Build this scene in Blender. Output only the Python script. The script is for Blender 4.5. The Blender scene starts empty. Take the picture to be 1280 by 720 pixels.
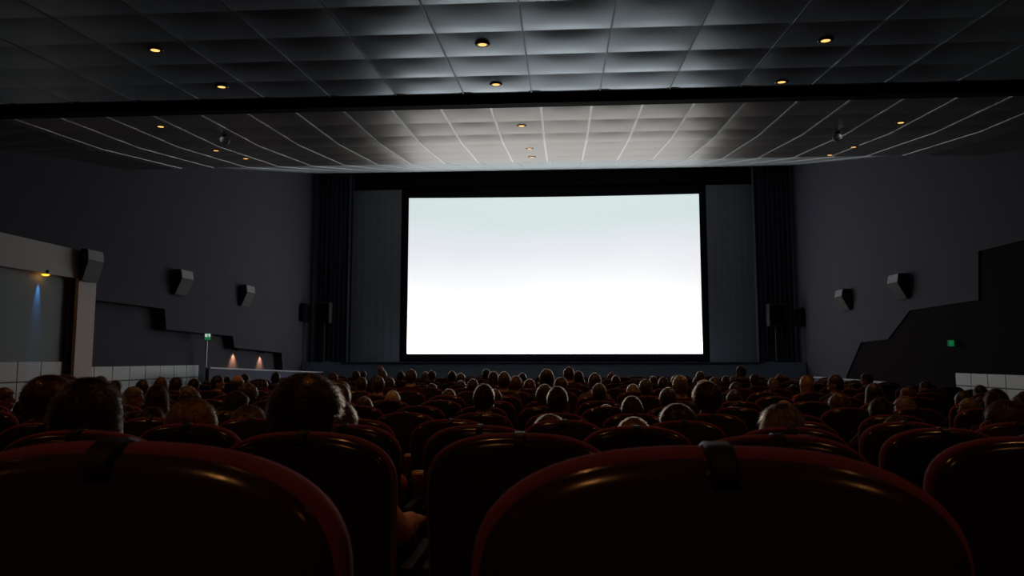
import bpy, bmesh, math, random
from mathutils import Vector, Matrix, noise
random.seed(7)
S = bpy.context.scene
COL = S.collection
R = math.radians
# ------------------------------------------------------------------ camera
F = 920.0                                  # focal length in pixels of the 1280x720 frame
EYE = Vector((0, 0, 1.15))
PITCH, YAW = R(5.525), R(3.855)
cam = bpy.data.cameras.new('camera'); cam.sensor_width = 36; cam.lens = F / 1280 * 36
cam.clip_end = 200; cam.clip_start = .02
cam.dof.use_dof = True; cam.dof.focus_distance = 14; cam.dof.aperture_fstop = 9
co = bpy.data.objects.new('camera', cam); COL.objects.link(co)
co.location = EYE; co.rotation_euler = (math.pi / 2 + PITCH, 0, YAW)
S.camera = co
ROT = co.rotation_euler.to_matrix()
def ray(px, py): return ROT @ Vector(((px - 640) / F, (360 - py) / F, -1))
def atY(px, py, Y): d = ray(px, py); return EYE + d * (Y / d.y)
def atX(px, py, X): d = ray(px, py); return EYE + d * (X / d.x)
def atZ(px, py, z0, slope):                # on the plane z = z0 + slope*y (world)
    d = ray(px, py); t = (z0 - EYE.z) / (d.z - slope * d.y); return EYE + d * t

S.view_settings.view_transform = 'Standard'; S.view_settings.look = 'None'
S.view_settings.gamma = 1; S.view_settings.use_curve_mapping = False
S.view_settings.exposure = 0
S.cycles.use_denoising = True
S.cycles.max_bounces = 7; S.cycles.diffuse_bounces = 4; S.cycles.glossy_bounces = 3
S.cycles.caustics_reflective = False; S.cycles.caustics_refractive = False
w = bpy.data.worlds.new('world'); S.world = w; w.use_nodes = True
w.node_tree.nodes['Background'].inputs[0].default_value = (0, 0, 0, 1)

# ------------------------------------------------------------------ materials
def mat(name, col, rough=.6, metal=0, spec=.5, sheen=0, coat=0, bump=None, var=0, vscale=8, sheen_tint=None):
    m = bpy.data.materials.new(name); m.use_nodes = True
    nt = m.node_tree; b = nt.nodes['Principled BSDF']
    b.inputs['Base Color'].default_value = (*col, 1)
    b.inputs['Roughness'].default_value = rough; b.inputs['Metallic'].default_value = metal
    b.inputs['Specular IOR Level'].default_value = spec
    b.inputs['Sheen Weight'].default_value = sheen; b.inputs['Coat Weight'].default_value = coat
    if sheen_tint: b.inputs['Sheen Tint'].default_value = (*sheen_tint, 1)
    if var or bump:
        tc = nt.nodes.new('ShaderNodeTexCoord'); nz = nt.nodes.new('ShaderNodeTexNoise')
        nz.inputs['Scale'].default_value = vscale; nz.inputs['Detail'].default_value = 4
        nt.links.new(tc.outputs['Object'], nz.inputs['Vector'])
        if var:
            mx = nt.nodes.new('ShaderNodeMixRGB'); mx.blend_type = 'MIX'
            mx.inputs[1].default_value = (*[c * (1 - var) for c in col], 1)
            mx.inputs[2].default_value = (*[min(1, c * (1 + var)) for c in col], 1)
            nt.links.new(nz.outputs['Fac'], mx.inputs[0]); nt.links.new(mx.outputs[0], b.inputs['Base Color'])
        if bump:
            bp = nt.nodes.new('ShaderNodeBump'); bp.inputs['Strength'].default_value = bump; bp.inputs['Distance'].default_value = .01
            nt.links.new(nz.outputs['Fac'], bp.inputs['Height']); nt.links.new(bp.outputs[0], b.inputs['Normal'])
    return m
def emit(name, col, s):
    m = bpy.data.materials.new(name); m.use_nodes = True; nt = m.node_tree
    b = nt.nodes['Principled BSDF']; b.inputs['Base Color'].default_value = (*[c * .5 for c in col], 1)
    b.inputs['Emission Color'].default_value = (*col, 1); b.inputs['Emission Strength'].default_value = s
    return m

M = {}
M['wall'] = mat('dark blue grey wall fabric', (.070, .065, .090), .85, var=.12, vscale=1.5, bump=.15)
M['wall_black'] = mat('black wall cloth', (.011, .005, .008), .9, spec=.1)
M['floor'] = mat('dark carpet', (.022, .012, .016), .95, var=.3, vscale=6, spec=.1)
M['ceil'] = mat('silver grey padded vinyl', (.54, .65, .715), .37, metal=.95, var=.06, vscale=1.2)
M['ceil2'] = mat('warm grey ceiling board', (.50, .46, .405), .40, metal=.9, var=.12, vscale=.9)
M['cove'] = mat('dark cove plaster', (.10, .10, .115), .8)
M['ceil3'] = mat('pale ceiling board over the stage', (.90, .97, .98), .45, metal=.4)
M['grid'] = mat('aluminium ceiling bar', (.97, .96, .94), .42, metal=.85)
M['grid_dark'] = mat('dark ceiling bar', (.30, .33, .36), .35, metal=.9)
M['beam'] = mat('black beam paint', (.012, .008, .01), .7, spec=.2)
M['black'] = mat('black masking velour', (.010, .009, .012), .95, spec=.1)
M['mask'] = mat('charcoal masking cloth', (.26, .26, .28), .9, spec=.2, var=.1, vscale=2)
M['curtain'] = mat('midnight blue curtain', (.02, .022, .05), .75, sheen=.2)
M['stage'] = mat('blue black stage fascia', (.32, .40, .47), .6)
M['white'] = mat('off white plaster', (.93, .87, .82), .7, var=.05, vscale=3)
M['tile'] = mat('pale grey wall tile', (.74, .80, .78), .45, var=.08, vscale=2)
M['grout'] = mat('dark joint', (.12, .12, .13), .8)
M['teal'] = mat('teal grey painted panel', (.15, .20, .205), .55, var=.06, vscale=2)
M['redcurt'] = mat('dark red drape', (.05, .004, .008), .8, sheen=.2)
M['speaker'] = mat('dark grey speaker cabinet', (.03, .03, .032), .6)
M['grille'] = mat('screen-lit grey speaker grille', (.30, .31, .32), .5)  # upper wedge facet: light from the screen put into the colour
M['baffle_shaded'] = mat('shaded brown grey speaker baffle', (.095, .088, .078), .6)  # lower wedge facet: shade of the down-facing side put into the colour
M['shell'] = mat('glossy black seat shell', (.040, .024, .045), .19, spec=.38, coat=0, bump=.02, vscale=60)
M['velvet'] = mat('wine red upholstery', (.20, .042, .085), .9, sheen=.35, var=.25, vscale=40, sheen_tint=(.6, .2, .28), bump=.2)
M['arm'] = mat('black armrest plastic', (.012, .010, .010), .6, spec=.25)
M['tab'] = mat('black enamel tab', (.012, .012, .015), .42, spec=.35)
M['rail'] = mat('white painted capping', (.75, .75, .78), .4)
M['navy'] = mat('navy parapet paint', (.06, .065, .13), .7)
M['ring'] = mat('dark bronze lamp ring', (.02, .015, .012), .35, metal=.5)
M['amber'] = emit('amber lamp lens', (1, .50, .14), 1.7)
M['amber_hot'] = emit('orange lamp lens', (1, .42, .03), 2.2)
M['green'] = emit('green exit sign face', (.03, .42, .15), .28)
M['green_dim'] = emit('dim green exit sign face', (.01, .40, .12), .24)
M['pale'] = emit('pale exit sign face', (.75, .95, .88), .55)
M['dome'] = mat('pale dome plastic', (.85, .87, .9), .5)
M['dome'].node_tree.nodes['Principled BSDF'].inputs['Transmission Weight'].default_value = .7
M['paper'] = mat('tan paper cup', (.55, .30, .16), .7)
M['lid'] = mat('cream cup lid', (.65, .42, .22), .5)

# ------------------------------------------------------------------ mesh helpers
def new(): return bmesh.new()
def obj(name, bm, m, parent=None, smooth=False):
    me = bpy.data.meshes.new(name)
    bmesh.ops.recalc_face_normals(bm, faces=bm.faces[:])
    bm.to_mesh(me); bm.free()
    if smooth:
        for p in me.polygons: p.use_smooth = True
    for mm in (m if isinstance(m, (list, tuple)) else [m]): me.materials.append(mm)
    o = bpy.data.objects.new(name, me); COL.objects.link(o)
    if parent: o.parent = parent
    return o
def tag(o, label, cat, group=None):
    o['label'] = label; o['category'] = cat
    if group: o['group'] = group
    return o
def thing(name, label, cat, loc=(0, 0, 0), rot=(0, 0, 0), group=None):
    o = bpy.data.objects.new(name, None); COL.objects.link(o); o.empty_display_size = .1
    o.location = loc; o.rotation_euler = rot
    return tag(o, label, cat, group)
def struct(name, bm, m, smooth=False, parent=None, label=None):
    o = obj(name, bm, m, parent, smooth)
    if not parent: o['kind'] = 'structure'
    if label: o['label'] = label
    return o
def box(bm, lo, hi, bev=0):
    r = bmesh.ops.create_cube(bm, size=1)
    vs = r['verts']
    c = [(a + b) / 2 for a, b in zip(lo, hi)]; s = [b - a for a, b in zip(lo, hi)]
    for v in vs: v.co = Vector([v.co[i] * s[i] + c[i] for i in range(3)])
    if bev:
        es = {e for v in vs for e in v.link_edges}
        bmesh.ops.bevel(bm, geom=list(es), offset=bev, segments=2, affect='EDGES', profile=.5)
def prism(bm, pts, d):
    """closed solid: polygon pts (3-D, planar) extruded by vector d"""
    a = [bm.verts.new(p) for p in pts]; d = Vector(d)
    b = [bm.verts.new(Vector(p) + d) for p in pts]
    n = len(pts)
    bm.faces.new(a); bm.faces.new(b[::-1])
    for i in range(n): bm.faces.new((a[i], b[i], b[(i + 1) % n], a[(i + 1) % n]))
def bar(bm, p, q, wx, wz):
    """square bar from p to q"""
    p, q = Vector(p), Vector(q); d = (q - p).normalized()
    up = Vector((0, 0, 1)) if abs(d.z) < .9 else Vector((1, 0, 0))
    s = d.cross(up).normalized() * wx / 2; u = s.cross(d).normalized() * wz / 2
    prism(bm, [p + s + u, p - s + u, p - s - u, p + s - u], q - p)
def loft(bm, rings, cap=True):
    L = [[bm.verts.new(p) for p in r] for r in rings]; n = len(L[0])
    for a, b in zip(L, L[1:]):
        for i in range(n): bm.faces.new((a[i], a[(i + 1) % n], b[(i + 1) % n], b[i]))
    if cap: bm.faces.new(L[0][::-1]); bm.faces.new(L[-1])
    return L
def lathe(bm, prof, n=20, c=(0, 0, 0), cap=True):
    loft(bm, [[(c[0] + r * math.cos(2 * math.pi * i / n), c[1] + r * math.sin(2 * math.pi * i / n), c[2] + z) for i in range(n)] for r, z in prof], cap)
def capsule(bm, p, q, r1, r2, n=12):
    p, q = Vector(p), Vector(q); d = (q - p).normalized()
    up = Vector((0, 0, 1)) if abs(d.z) < .9 else Vector((1, 0, 0))
    s = d.cross(up).normalized(); u = s.cross(d)
    rings = []
    for t, rr in [(-.95, .3), (-.7, .71), (-.38, .92), (0, 1)]: rings.append((p + d * r1 * t, r1 * rr))
    for t, rr in [(0, 1), (.38, .92), (.7, .71), (.95, .3)]: rings.append((q + d * r2 * t, r2 * rr))
    loft(bm, [[c + (s * math.cos(2 * math.pi * i / n) + u * math.sin(2 * math.pi * i / n)) * r for i in range(n)] for c, r in rings])
def ell(bm, c, r, n=20):
    q = bmesh.ops.create_uvsphere(bm, u_segments=n, v_segments=n // 2 + 2, radius=1)
    for v in q['verts']: v.co = Vector((c[0] + v.co.x * r[0], c[1] + v.co.y * r[1], c[2] + v.co.z * r[2]))
    return q['verts']

# ------------------------------------------------------------------ room
XL, XR, YF, YB = -13.1, 11.77, 38.6, -4.0
FK = [(-5, .28), (.2, .10), (.72, .06), (1.96, -.05), (3.27, -.145), (4.52, -.22), (5.8, -.27), (7.1, -.30), (9, -.32), (40, -.32)]
def floor_z(y):
    for (a, za), (b, zb) in zip(FK, FK[1:]):
        if y <= b: return za + (zb - za) * (y - a) / (b - a)
    return FK[-1][1]
bm = new()
prism(bm, [(XL - .8, y, z) for y, z in FK] + [(XL - .8, 40, -.8), (XL - .8, -5, -.8)], (XR - XL + 1.6, 0, 0))
struct('floor', bm, M['floor'])

def s1(y): return 1.15 + 3.063 + .0795 * y            # near ceiling, under the balcony
def s2(y): return 1.15 + (4.99 + .068 * (y - 14.19) if y < 17.1 else 5.188 + .135 * (y - 17.1))
CB = 10.43                                            # where the near ceiling ends at the beam
CE = 20.95                                            # where the second ceiling ends
def pillow(name, ys, zf, x0, pitch, bul, m, n=6, sub=None):
    bm = new(); xs = []
    x = x0
    while x > XL: x -= pitch
    while x < XR + pitch: xs.append(x); x += pitch
    for j in range(len(ys) - 1):
        for i in range(len(xs) - 1):
            a, b = max(xs[i], XL - .1), min(xs[i + 1], XR + .1)
            if b - a < .05: continue
            rnd = random.uniform(.75, 1.25); tilt = random.uniform(-.006, .006)
            g = []
            for q in range(n + 1):
                row = []
                for p in range(n + 1):
                    u, v = p / n * 2 - 1, q / n * 2 - 1
                    y = ys[j] + (ys[j + 1] - ys[j]) * q / n
                    h = bul * rnd * (1 - u ** 4) * (1 - abs(v) ** 2.6) + tilt * (1 - u * u) * (1 - v * v) * v
                    row.append(bm.verts.new((a + (b - a) * p / n, y, zf(y) - h)))
                g.append(row)
            for q in range(n):
                for p in range(n): bm.faces.new((g[q][p], g[q + 1][p], g[q + 1][p + 1], g[q][p + 1]))
    o = struct(name, bm, m, smooth=True)
    return o, xs
rp = .81
ys = [CB - rp * i for i in range(19)][::-1]
o, xs1 = pillow('ceiling', ys, s1, -.42, 1.0, .022, M['ceil'])
bm = new()
for x in xs1:
    if XL < x < XR: bar(bm, (x, ys[0], s1(ys[0]) - .002), (x, CB, s1(CB) - .002), .014, .016)
struct('ceiling_grid', bm, M['grid_dark'], parent=o)
C2 = 14.16
ys2 = [CE - 1.13 * i for i in range(7)][::-1]; C2 = ys2[0]
o, xs2 = pillow('ceiling', ys2, s2, -.38, 1.0, .017, M['ceil2'])
bm = new()
for x in xs2:
    if XL < x < XR:
        bar(bm, (x, C2, s2(C2) - .003), (x, 17.1, s2(17.1) - .003), .05, .012)
        bar(bm, (x, 17.1, s2(17.1) - .003), (x, CE, s2(CE) - .003), .05, .012)
struct('ceiling_grid', bm, M['grid'], parent=o)
# ceiling bay over the stage, higher than the rest
Z3 = atY(700, 212, YF).z
def s3(y): return s2(CE) + .22 + (Z3 - s2(CE) - .22) * (y - CE) / (YF - CE)
o, xs3 = pillow('ceiling', [CE - .05 + (YF - CE + .05) * i / 13 for i in range(14)], s3, -.4, 1.28, .015, M['ceil3'])
bm = new()
for x in xs3:
    if XL < x < XR: bar(bm, (x, CE, s3(CE) - .004), (x, YF, s3(YF) - .004), .03, .03)
struct('ceiling_grid', bm, M['grid'], parent=o)
bm = new(); box(bm, (XL - .3, CE - .02, s2(CE) + .03), (XR + .3, CE + .1, s3(CE) + .6))
struct('ceiling_riser', bm, M['black'])
# concrete slab above the ceilings, keeps the room closed
bm = new(); box(bm, (XL - .8, YB - .5, Z3 + .2), (XR + .8, YF + .8, Z3 + .4)); struct('roof_slab', bm, M['black'])
# black fascia at the near edge of the second ceiling: the dark band across the hall
bm = new(); box(bm, (XL - .2, C2 - .25, s2(C2) - .02), (XR + .2, C2 + .0, Z3 + .1), .004)
struct('ceiling_beam', bm, M['beam'], label='black beam across the hall between the two ceilings')
bm = new(); box(bm, (XL - .3, CB - .02, s1(CB) + .06), (XR + .3, CB + .1, Z3 + .1))
struct('ceiling_riser', bm, M['black'])
bm = new(); box(bm, (XL - .3, CB - .06, s1(CB) - .006), (XR + .3, CB + .02, s1(CB) + .08), .004)
struct('ceiling_edge', bm, M['beam'])

# --- side walls: an upper skin that stops at a stepped edge, and a recessed lower wall behind it
def P(px, py, X): v = atX(px, py, X); return (v.y, v.z)
steps = [P(120, 375, XL), P(206, 386, XL), P(208, 412, XL), P(291, 420, XL), P(293, 434.5, XL), P(352, 441, XL), P(354, 470, XL)]
poly = [(YB, steps[0][1] + .2)] + steps + [(steps[-1][0], -.5), (YF, -.5), (YF, Z3 + .3), (YB, Z3 + .3)]
bm = new(); prism(bm, [(XL, y, z) for y, z in poly], (-.35, 0, 0)); box(bm, (XL - .75, YB, -.6), (XL - .34, YF, Z3 + .3))
struct('wall_left', bm, M['wall'])
steps = [P(1280, 300, XR), P(1223, 314, XR), P(1223, 375, XR), P(1137, 388, XR), P(1110, 424, XR), P(1076, 428, XR), P(1058, 470, XR)]
poly = [(YB, steps[0][1] + .7)] + steps + [(steps[-1][0], -.5), (YF, -.5), (YF, Z3 + .3), (YB, Z3 + .3)]
bm = new(); prism(bm, [(XR, y, z) for y, z in poly], (.05, 0, 0))
struct('wall_right', bm, M['wall'])
bm = new(); box(bm, (XR + .045, YB, -.6), (XR + .75, YF, Z3 + .3))
struct('wall_right', bm, M['wall_black'], label='black lower wall on the right below the stepped edge')
bm = new(); box(bm, (XL - .8, YB - .3, -.6), (XR + .8, YB, Z3 + .3)); struct('wall_back', bm, M['wall'])
bm = new(); box(bm, (XL - .8, YF + .12, -.6), (XR + .8, YF + .5, Z3 + .3)); struct('wall_front', bm, M['black'])

# sloping coves where the second ceiling comes down to the side walls
for sd, X, pts in ((1, XL, [(0, 187), (130, 205)]), (-1, XR, [(1280, 187), (1215, 197)])):
    (ya_, za_), (yb_, zb_) = [P(a, b_, X) for a, b_ in pts]
    f = lambda y: min(s2(y) - .03, za_ + (zb_ - za_) * (y - ya_) / (yb_ - ya_))
    bm = new(); n = 8
    yy = [C2 + (CE - C2) * i / n for i in range(n + 1)]
    rings = [[(X, y, f(y)), (X + sd * 1.5, y, s2(y) - .02), (X + sd * 1.5, y, s2(y) + .04), (X - sd * .05, y, s2(y) + .04), (X - sd * .05, y, f(y))] for y in yy]
    loft(bm, rings); struct('cornice', bm, M['cove'], label='sloping cove under the ceiling along the %s wall' % ('left' if sd > 0 else 'right'))

# --- stage and screen
zs = atY(700, 453, 36.5).z
bm = new(); box(bm, (XL + .02, 36.5, -.4), (XR - .02, YF + .1, zs)); struct('stage_platform', bm, M['stage'])
bm = new(); box(bm, (XL + 2, 36.44, zs - .05), (XR - 2, 36.52, zs + .015), .006); struct('trim_1', bm, M['navy'], label='thin pale nosing along the stage edge')
YS = YF - .05
c = [atY(512, 246.5, YS), atY(874.5, 243.5, YS), atY(877.5, 443.5, YS), atY(508, 441, YS)]
x0, x1 = (c[0].x + c[3].x) / 2, (c[1].x + c[2].x) / 2
z0, z1 = (c[2].z + c[3].z) / 2, (c[0].z + c[1].z) / 2
scr = thing('cinema_screen', 'big glowing white cinema screen on the front wall above the stage', 'cinema screen', ((x0 + x1) / 2, YF, z0))
cx = (x0 + x1) / 2
def rel(v): return (v[0] - cx, v[1] - YF, v[2] - z0)
ms = bpy.data.materials.new('lit projection screen'); ms.use_nodes = True; nt = ms.node_tree
b = nt.nodes['Principled BSDF']; b.inputs['Base Color'].default_value = (.6, .6, .6, 1); b.inputs['Roughness'].default_value = .8
tc = nt.nodes.new('ShaderNodeTexCoord'); sp = nt.nodes.new('ShaderNodeSeparateXYZ'); nt.links.new(tc.outputs['Generated'], sp.inputs[0])
nz = nt.nodes.new('ShaderNodeTexNoise'); nz.inputs['Scale'].default_value = 1.6; nt.links.new(tc.outputs['Generated'], nz.inputs['Vector'])
ad = nt.nodes.new('ShaderNodeMath'); ad.operation = 'MULTIPLY_ADD'; ad.inputs[1].default_value = .30; nt.links.new(nz.outputs['Fac'], ad.inputs[0]); nt.links.new(sp.outputs['Z'], ad.inputs[2])
rp_ = nt.nodes.new('ShaderNodeValToRGB'); nt.links.new(ad.outputs[0], rp_.inputs[0])
e = rp_.color_ramp.elements; e[0].position = .28; e[0].color = (1, 1, 1, 1); e[1].position = 1.12; e[1].color = (.210, .242, .240, 1)
x = e.new(.45); x.color = (.36, .36, .36, 1); x = e.new(.62); x.color = (.303, .304, .308, 1); x = e.new(.80); x.color = (.258, .262, .278, 1)
nt.links.new(rp_.outputs[0], b.inputs['Emission Color']); b.inputs['Emission Strength'].default_value = 3.0
bm = new()                                      # slightly bowed picture sheet: the top edge sags a little in the middle
n = 24; top = []; bot = []
for i in range(n + 1):
    t = i / n; s = 4 * t * (1 - t)
    top.append((x0 - cx + (x1 - x0) * t, 0, z1 - z0 - .05 * s)); bot.append((x0 - cx + (x1 - x0) * t, 0, 0))
prism(bm, [(p[0], -.06, p[2]) for p in bot + top[::-1]], (0, .03, 0))
obj('picture_sheet', bm, ms, scr)
bm = new()
bw = .27
for lo, hi in [((x0 - bw, z0 - bw), (x0, z1 + bw)), ((x1, z0 - bw), (x1 + bw, z1 + bw)), ((x0 - .01, z1), (x1 + .01, z1 + bw)), ((x0 - .01, z0 - bw), (x1 + .01, z0))]:
    a = rel((lo[0], YF - .075, lo[1])); h = rel((hi[0], YF + .1, hi[1])); box(bm, a, h, .01)
obj('screen_frame', bm, M['black'], scr)
# masking cloths beside the screen
for side, (p0, p1) in (('left', (440, 501)), ('right', (884, 942))):
    a, b_ = atY(p0, 300, YF - .1).x, atY(p1, 300, YF - .1).x
    zt, zl = atY(470, 238, YF).z, zs + .004
    bm = new()
    n = 20; pts = [(a + (b_ - a) * i / n, YF - .06 + .004 * math.sin(i * 2.1), zl) for i in range(n + 1)]
    back = [(p[0], YF - .02, zl) for p in pts[::-1]]
    prism(bm, pts + back, (0, 0, zt - zl))
    tag(obj('masking_cloth', bm, M['mask']), f'tall charcoal masking cloth on the {side} of the glowing screen', 'masking cloth', 'masking cloths')
bm = new(); box(bm, (atY(437, 230, YF).x, YF - .09, atY(470, 236, YF).z + .02), (atY(945, 230, YF).x, YF - .01, Z3 - .03), .02)
tag(obj('valance', bm, M['black']), 'wide black valance above the glowing screen', 'valance')
# side curtains with folds
def curtain(name, label, a, b_, y, zl, zt, m, group=None, amp=.12, nf=9):
    bm = new(); n = nf * 8
    f = [(a + (b_ - a) * i / n, y - amp * math.sin(i / 8 * 2 * math.pi) * (.7 + .3 * math.sin(i * .37)), zl) for i in range(n + 1)]
    prism(bm, f + [(p[0], p[1] + .05, zl) for p in f[::-1]], (0, 0, zt - zl))
    o = obj(name, bm, m); return tag(o, label, 'curtain', group)
Yc = 37.7
for side, (p0, p1) in (('left', (396, 441)), ('right', (942, 989))):
    a, b_ = atY(p0, 300, Yc).x, atY(p1, 300, Yc).x
    curtain('stage_curtain', f'tall midnight blue folded curtain on the {side} end of the stage', max(a, XL + .1), min(b_, XR - .1), Yc, zs + .005, Z3 - .05, M['curtain'], 'stage curtains', .14, 8)

# stage speakers in front of the curtains
def stage_speaker(label, px, py, wpx, hpx, Y):
    a = atY(px - wpx / 2, py + hpx / 2, Y); h = atY(px + wpx / 2, py - hpx / 2, Y)
    W, H = h.x - a.x, h.z - a.z
    t = thing('stage_speaker', label, 'speaker', ((a.x + h.x) / 2, Y, a.z), group='stage speakers')
    bm = new(); box(bm, (-W / 2, -.25, 0), (W / 2, .25, H), .03); obj('cabinet', bm, M['speaker'], t)
    bm = new(); box(bm, (-W / 2 + .06, -.275, .08), (W / 2 - .06, -.245, H - .08), .01); obj('grille', bm, M['black'], t)
    bm = new(); box(bm, (-.06, -.06, zs - a.z), (.06, .06, .005)); box(bm, (-.25, -.2, zs - a.z + .003), (.25, .2, zs - a.z + .04)); obj('stand', bm, M['speaker'], t)
    return t
stage_speaker('dark box speaker on a stand before the left curtain', 405, 391, 18, 26, 36.95)
stage_speaker('dark box speaker on a stand before the right curtain', 970, 394, 20, 28, 36.95)

# ------------------------------------------------------------------ left portal, tiles, teal panel
XP = XL + .25
def prismX(pxs, X, dx, bm, below=None):
    prism(bm, [tuple(atX(px, py, X)) for px, py in pxs], (dx, 0, 0))
ya, yb = P(0, 300, XP)[0] - 3, P(118, 400, XP)[0]
ytop0, ytop1 = P(0, 290, XP), P(118, 317, XP)
sl = (ytop1[1] - ytop0[1]) / (ytop1[0] - ytop0[0])
lb0, lb1 = P(0, 332, XP), P(97, 348, XP)
sl2 = (lb1[1] - lb0[1]) / (lb1[0] - lb0[0])
ZT = lambda y: ytop0[1] + sl * (y - ytop0[0]); ZU = lambda y: lb0[1] + sl2 * (y - lb0[0])
yp0 = P(96, 400, XP)[0]
bm = new()
prism(bm, [(XP, ya, ZT(ya)), (XP, yb, ZT(yb)), (XP, yb, -.4), (XP, yp0, -.4), (XP, yp0, ZU(yp0)), (XP, ya, ZU(ya))], (-.7, 0, 0))
struct('trim_2', bm, M['white'], label='white plaster portal around the teal panel on the left wall')
XT = XL + .06
y80, y97 = P(80, 400, XT)[0], P(99, 400, XT)[0]
ztl = P(40, 453.5, XT)[1]
bm = new(); prism(bm, [(XT, ya, ztl), (XT, ya, ZU(ya) + .3), (XT, y80 + .1, ZU(y80) + .3), (XT, y80 + .1, ztl)], (-.05, 0, 0))
struct('wall_panel', bm, M['teal'], label='teal grey panel inside the white portal on the left')
def curtainY(name, label, y0, y1, X, zl, zt, m):
    bm = new(); n = 48
    f = [(X + .04 * math.sin(i * 1.05), y0 + (y1 - y0) * i / n, zl) for i in range(n + 1)]
    prism(bm, f + [(p[0] - .04, p[1], zl) for p in f[::-1]], (0, 0, zt - zl))
    return tag(obj(name, bm, m), label, 'curtain')
curtainY('door_drape', 'dark red drape hanging beside the white pillar of the left portal', y80, yp0 + .02, XT + .06, -.3, ZU(yp0) + .1, M['redcurt'])
# tiled dados
def tiles(name, X, y0, y1, zt, zl, pitch, rows, dx, label):
    bm = new(); box(bm, (min(X, X - dx), y0, zl), (max(X, X - dx), y1, zt - .005))
    for f in bm.faces: f.material_index = 1
    n = max(1, round((y1 - y0) / pitch)); p = (y1 - y0) / n; hgt = (zt - zl) / rows
    for r in range(rows):
        for i in range(n):
            k = len(bm.faces)
            lo = (min(X, X + dx * .4), y0 + i * p + .015, zl + r * hgt + .015); hi = (max(X, X + dx * .4), y0 + (i + 1) * p - .015, zl + (r + 1) * hgt - (.015 if r < rows - 1 else 0))
            box(bm, lo, hi, .004)
    return struct(name, bm, [M['tile'], M['grout']], label=label)
tiles('trim_3', XT + .02, ya, y80, ztl + .02, -.36, .86, 3, .05, 'pale wall tiles below the teal panel')
y0, y1 = yb + .02, P(257, 461, XL)[0]
tiles('trim_4', XL - .28, y0, y1, P(150, 458, XL - .26)[1], -.36, .84, 3, .05, 'row of pale wall tiles right of the white pillar')
y0 = P(1195, 470, XR + .04)[0]
tiles('trim_5', XR + .04, y0 - 8.4, y0, P(1230, 467.5, XR + .04)[1], -.36, .84, 3, -.05, 'pale wall tiles low on the right black wall')
# thin white upright under the exit sign
bm = new(); a = atX(259, 426, XL + .03); box(bm, (XL - .02, a.y - .03, .3), (XL + .04, a.y + .03, a.z)); struct('trim_6', bm, M['rail'], label='thin white upright under the left exit sign')
# ramps' parapets
def parapet(name, X, pts, label):
    q = [atX(px, py, X) for px, py in pts]
    t = None
    bm = new(); prism(bm, [(X, v.y, v.z) for v in q] + [(X, q[-1].y, -.4), (X, q[0].y, -.4)], (.12, 0, 0))
    t = struct(name, bm, M['navy'], label=label)
    bm = new()
    for a, b_ in zip(q, q[1:]): bar(bm, (X + .06, a.y, a.z + .02), (X + .06, b_.y, b_.z + .02), .2, .05)
    struct('handrail', bm, M['rail'], parent=t)
parapet('trim_7', XL + 1.0, [(257, 460.5), (345, 464), (415, 466.5)], 'navy parapet with white handrail along the left ramp')
parapet('trim_8', XR - 1.0, [(1106, 479), (1018, 472)], 'navy parapet with white handrail along the right ramp')

# ------------------------------------------------------------------ wall speakers (wedge cabinets)
def wall_speaker(label, px, py, X, H, Wd, dep, sgn, plate=False):
    """py = image row of the cabinet's top; local +x points into the room"""
    v = atX(px, py, X)
    t = thing('wall_speaker', label, 'speaker', (X, v.y, v.z), (0, 0, 0 if sgn > 0 else math.pi), 'wall speakers')
    prof = [(.06, 0), (.06, -H), (.10, -H), (dep, -H * .36), (dep * .86, 0)]
    bm = new(); prism(bm, [(x, -Wd / 2, z) for x, z in prof], (0, Wd, 0)); obj('cabinet', bm, M['speaker'], t)
    def skin(a, b, name, m):
        a, b = Vector((a[0], 0, a[1])), Vector((b[0], 0, b[1])); d = (b - a).normalized(); nrm = Vector((-d.z, 0, d.x))
        if nrm.x < 0: nrm = -nrm
        bm = new(); pts = [a + d * .02, b - d * .02]
        q = [pts[0] + Vector((0, -Wd / 2 + .015, 0)), pts[0] + Vector((0, Wd / 2 - .015, 0)), pts[1] + Vector((0, Wd / 2 - .015, 0)), pts[1] + Vector((0, -Wd / 2 + .015, 0))]
        prism(bm, q, nrm * .02); obj(name, bm, m, t)
    skin(prof[3], prof[4], 'upper_grille_lit', M['grille'])
    skin(prof[2], prof[3], 'lower_baffle_shaded', M['baffle_shaded'])
    bm = new(); box(bm, (0, -Wd * .4, -H * .8), (.065, Wd * .4, -H * .1)); obj('wall_bracket', bm, M['speaker'], t)
    return t
wall_speaker('large wedge speaker on the corner of the white portal', 109, 313, XP, .86, .68, .26, 1)
wall_speaker('top-lit wedge speaker high on the left wall, nearer of the two beyond the portal', 223, 338, XL, .86, .8, .34, 1)
wall_speaker('top-lit wedge speaker on the left wall, nearest the screen', 304, 357, XL, .86, .8, .34, 1)
wall_speaker('top-lit wedge speaker on the right wall, nearer and higher one', 1130, 343, XR, .86, .8, .40, -1)
wall_speaker('top-lit wedge speaker on the right wall, nearest the screen', 1060, 362, XR, .86, .8, .40, -1)
def slim(label, px, py, X, sgn):  # rounded black box for the dark oval on each side wall
    v = atX(px, py, X); t = thing('wall_speaker', label, 'speaker', (X, v.y, v.z), (0, 0, 0 if sgn > 0 else math.pi), 'wall speakers')
    bm = new(); box(bm, (.0, -.5, -.45), (.26, .5, .45), .10); obj('cabinet', bm, M['black'], t, smooth=False)
    bm = new(); box(bm, (.25, -.36, -.36), (.28, .36, .36), .01); obj('grille', bm, M['black'], t)
slim('small black rounded box on the left wall beside the curtain', 378, 391, XL, 1)
slim('small black rounded box on the right wall beside the curtain', 1003, 397, XR, -1)

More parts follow.
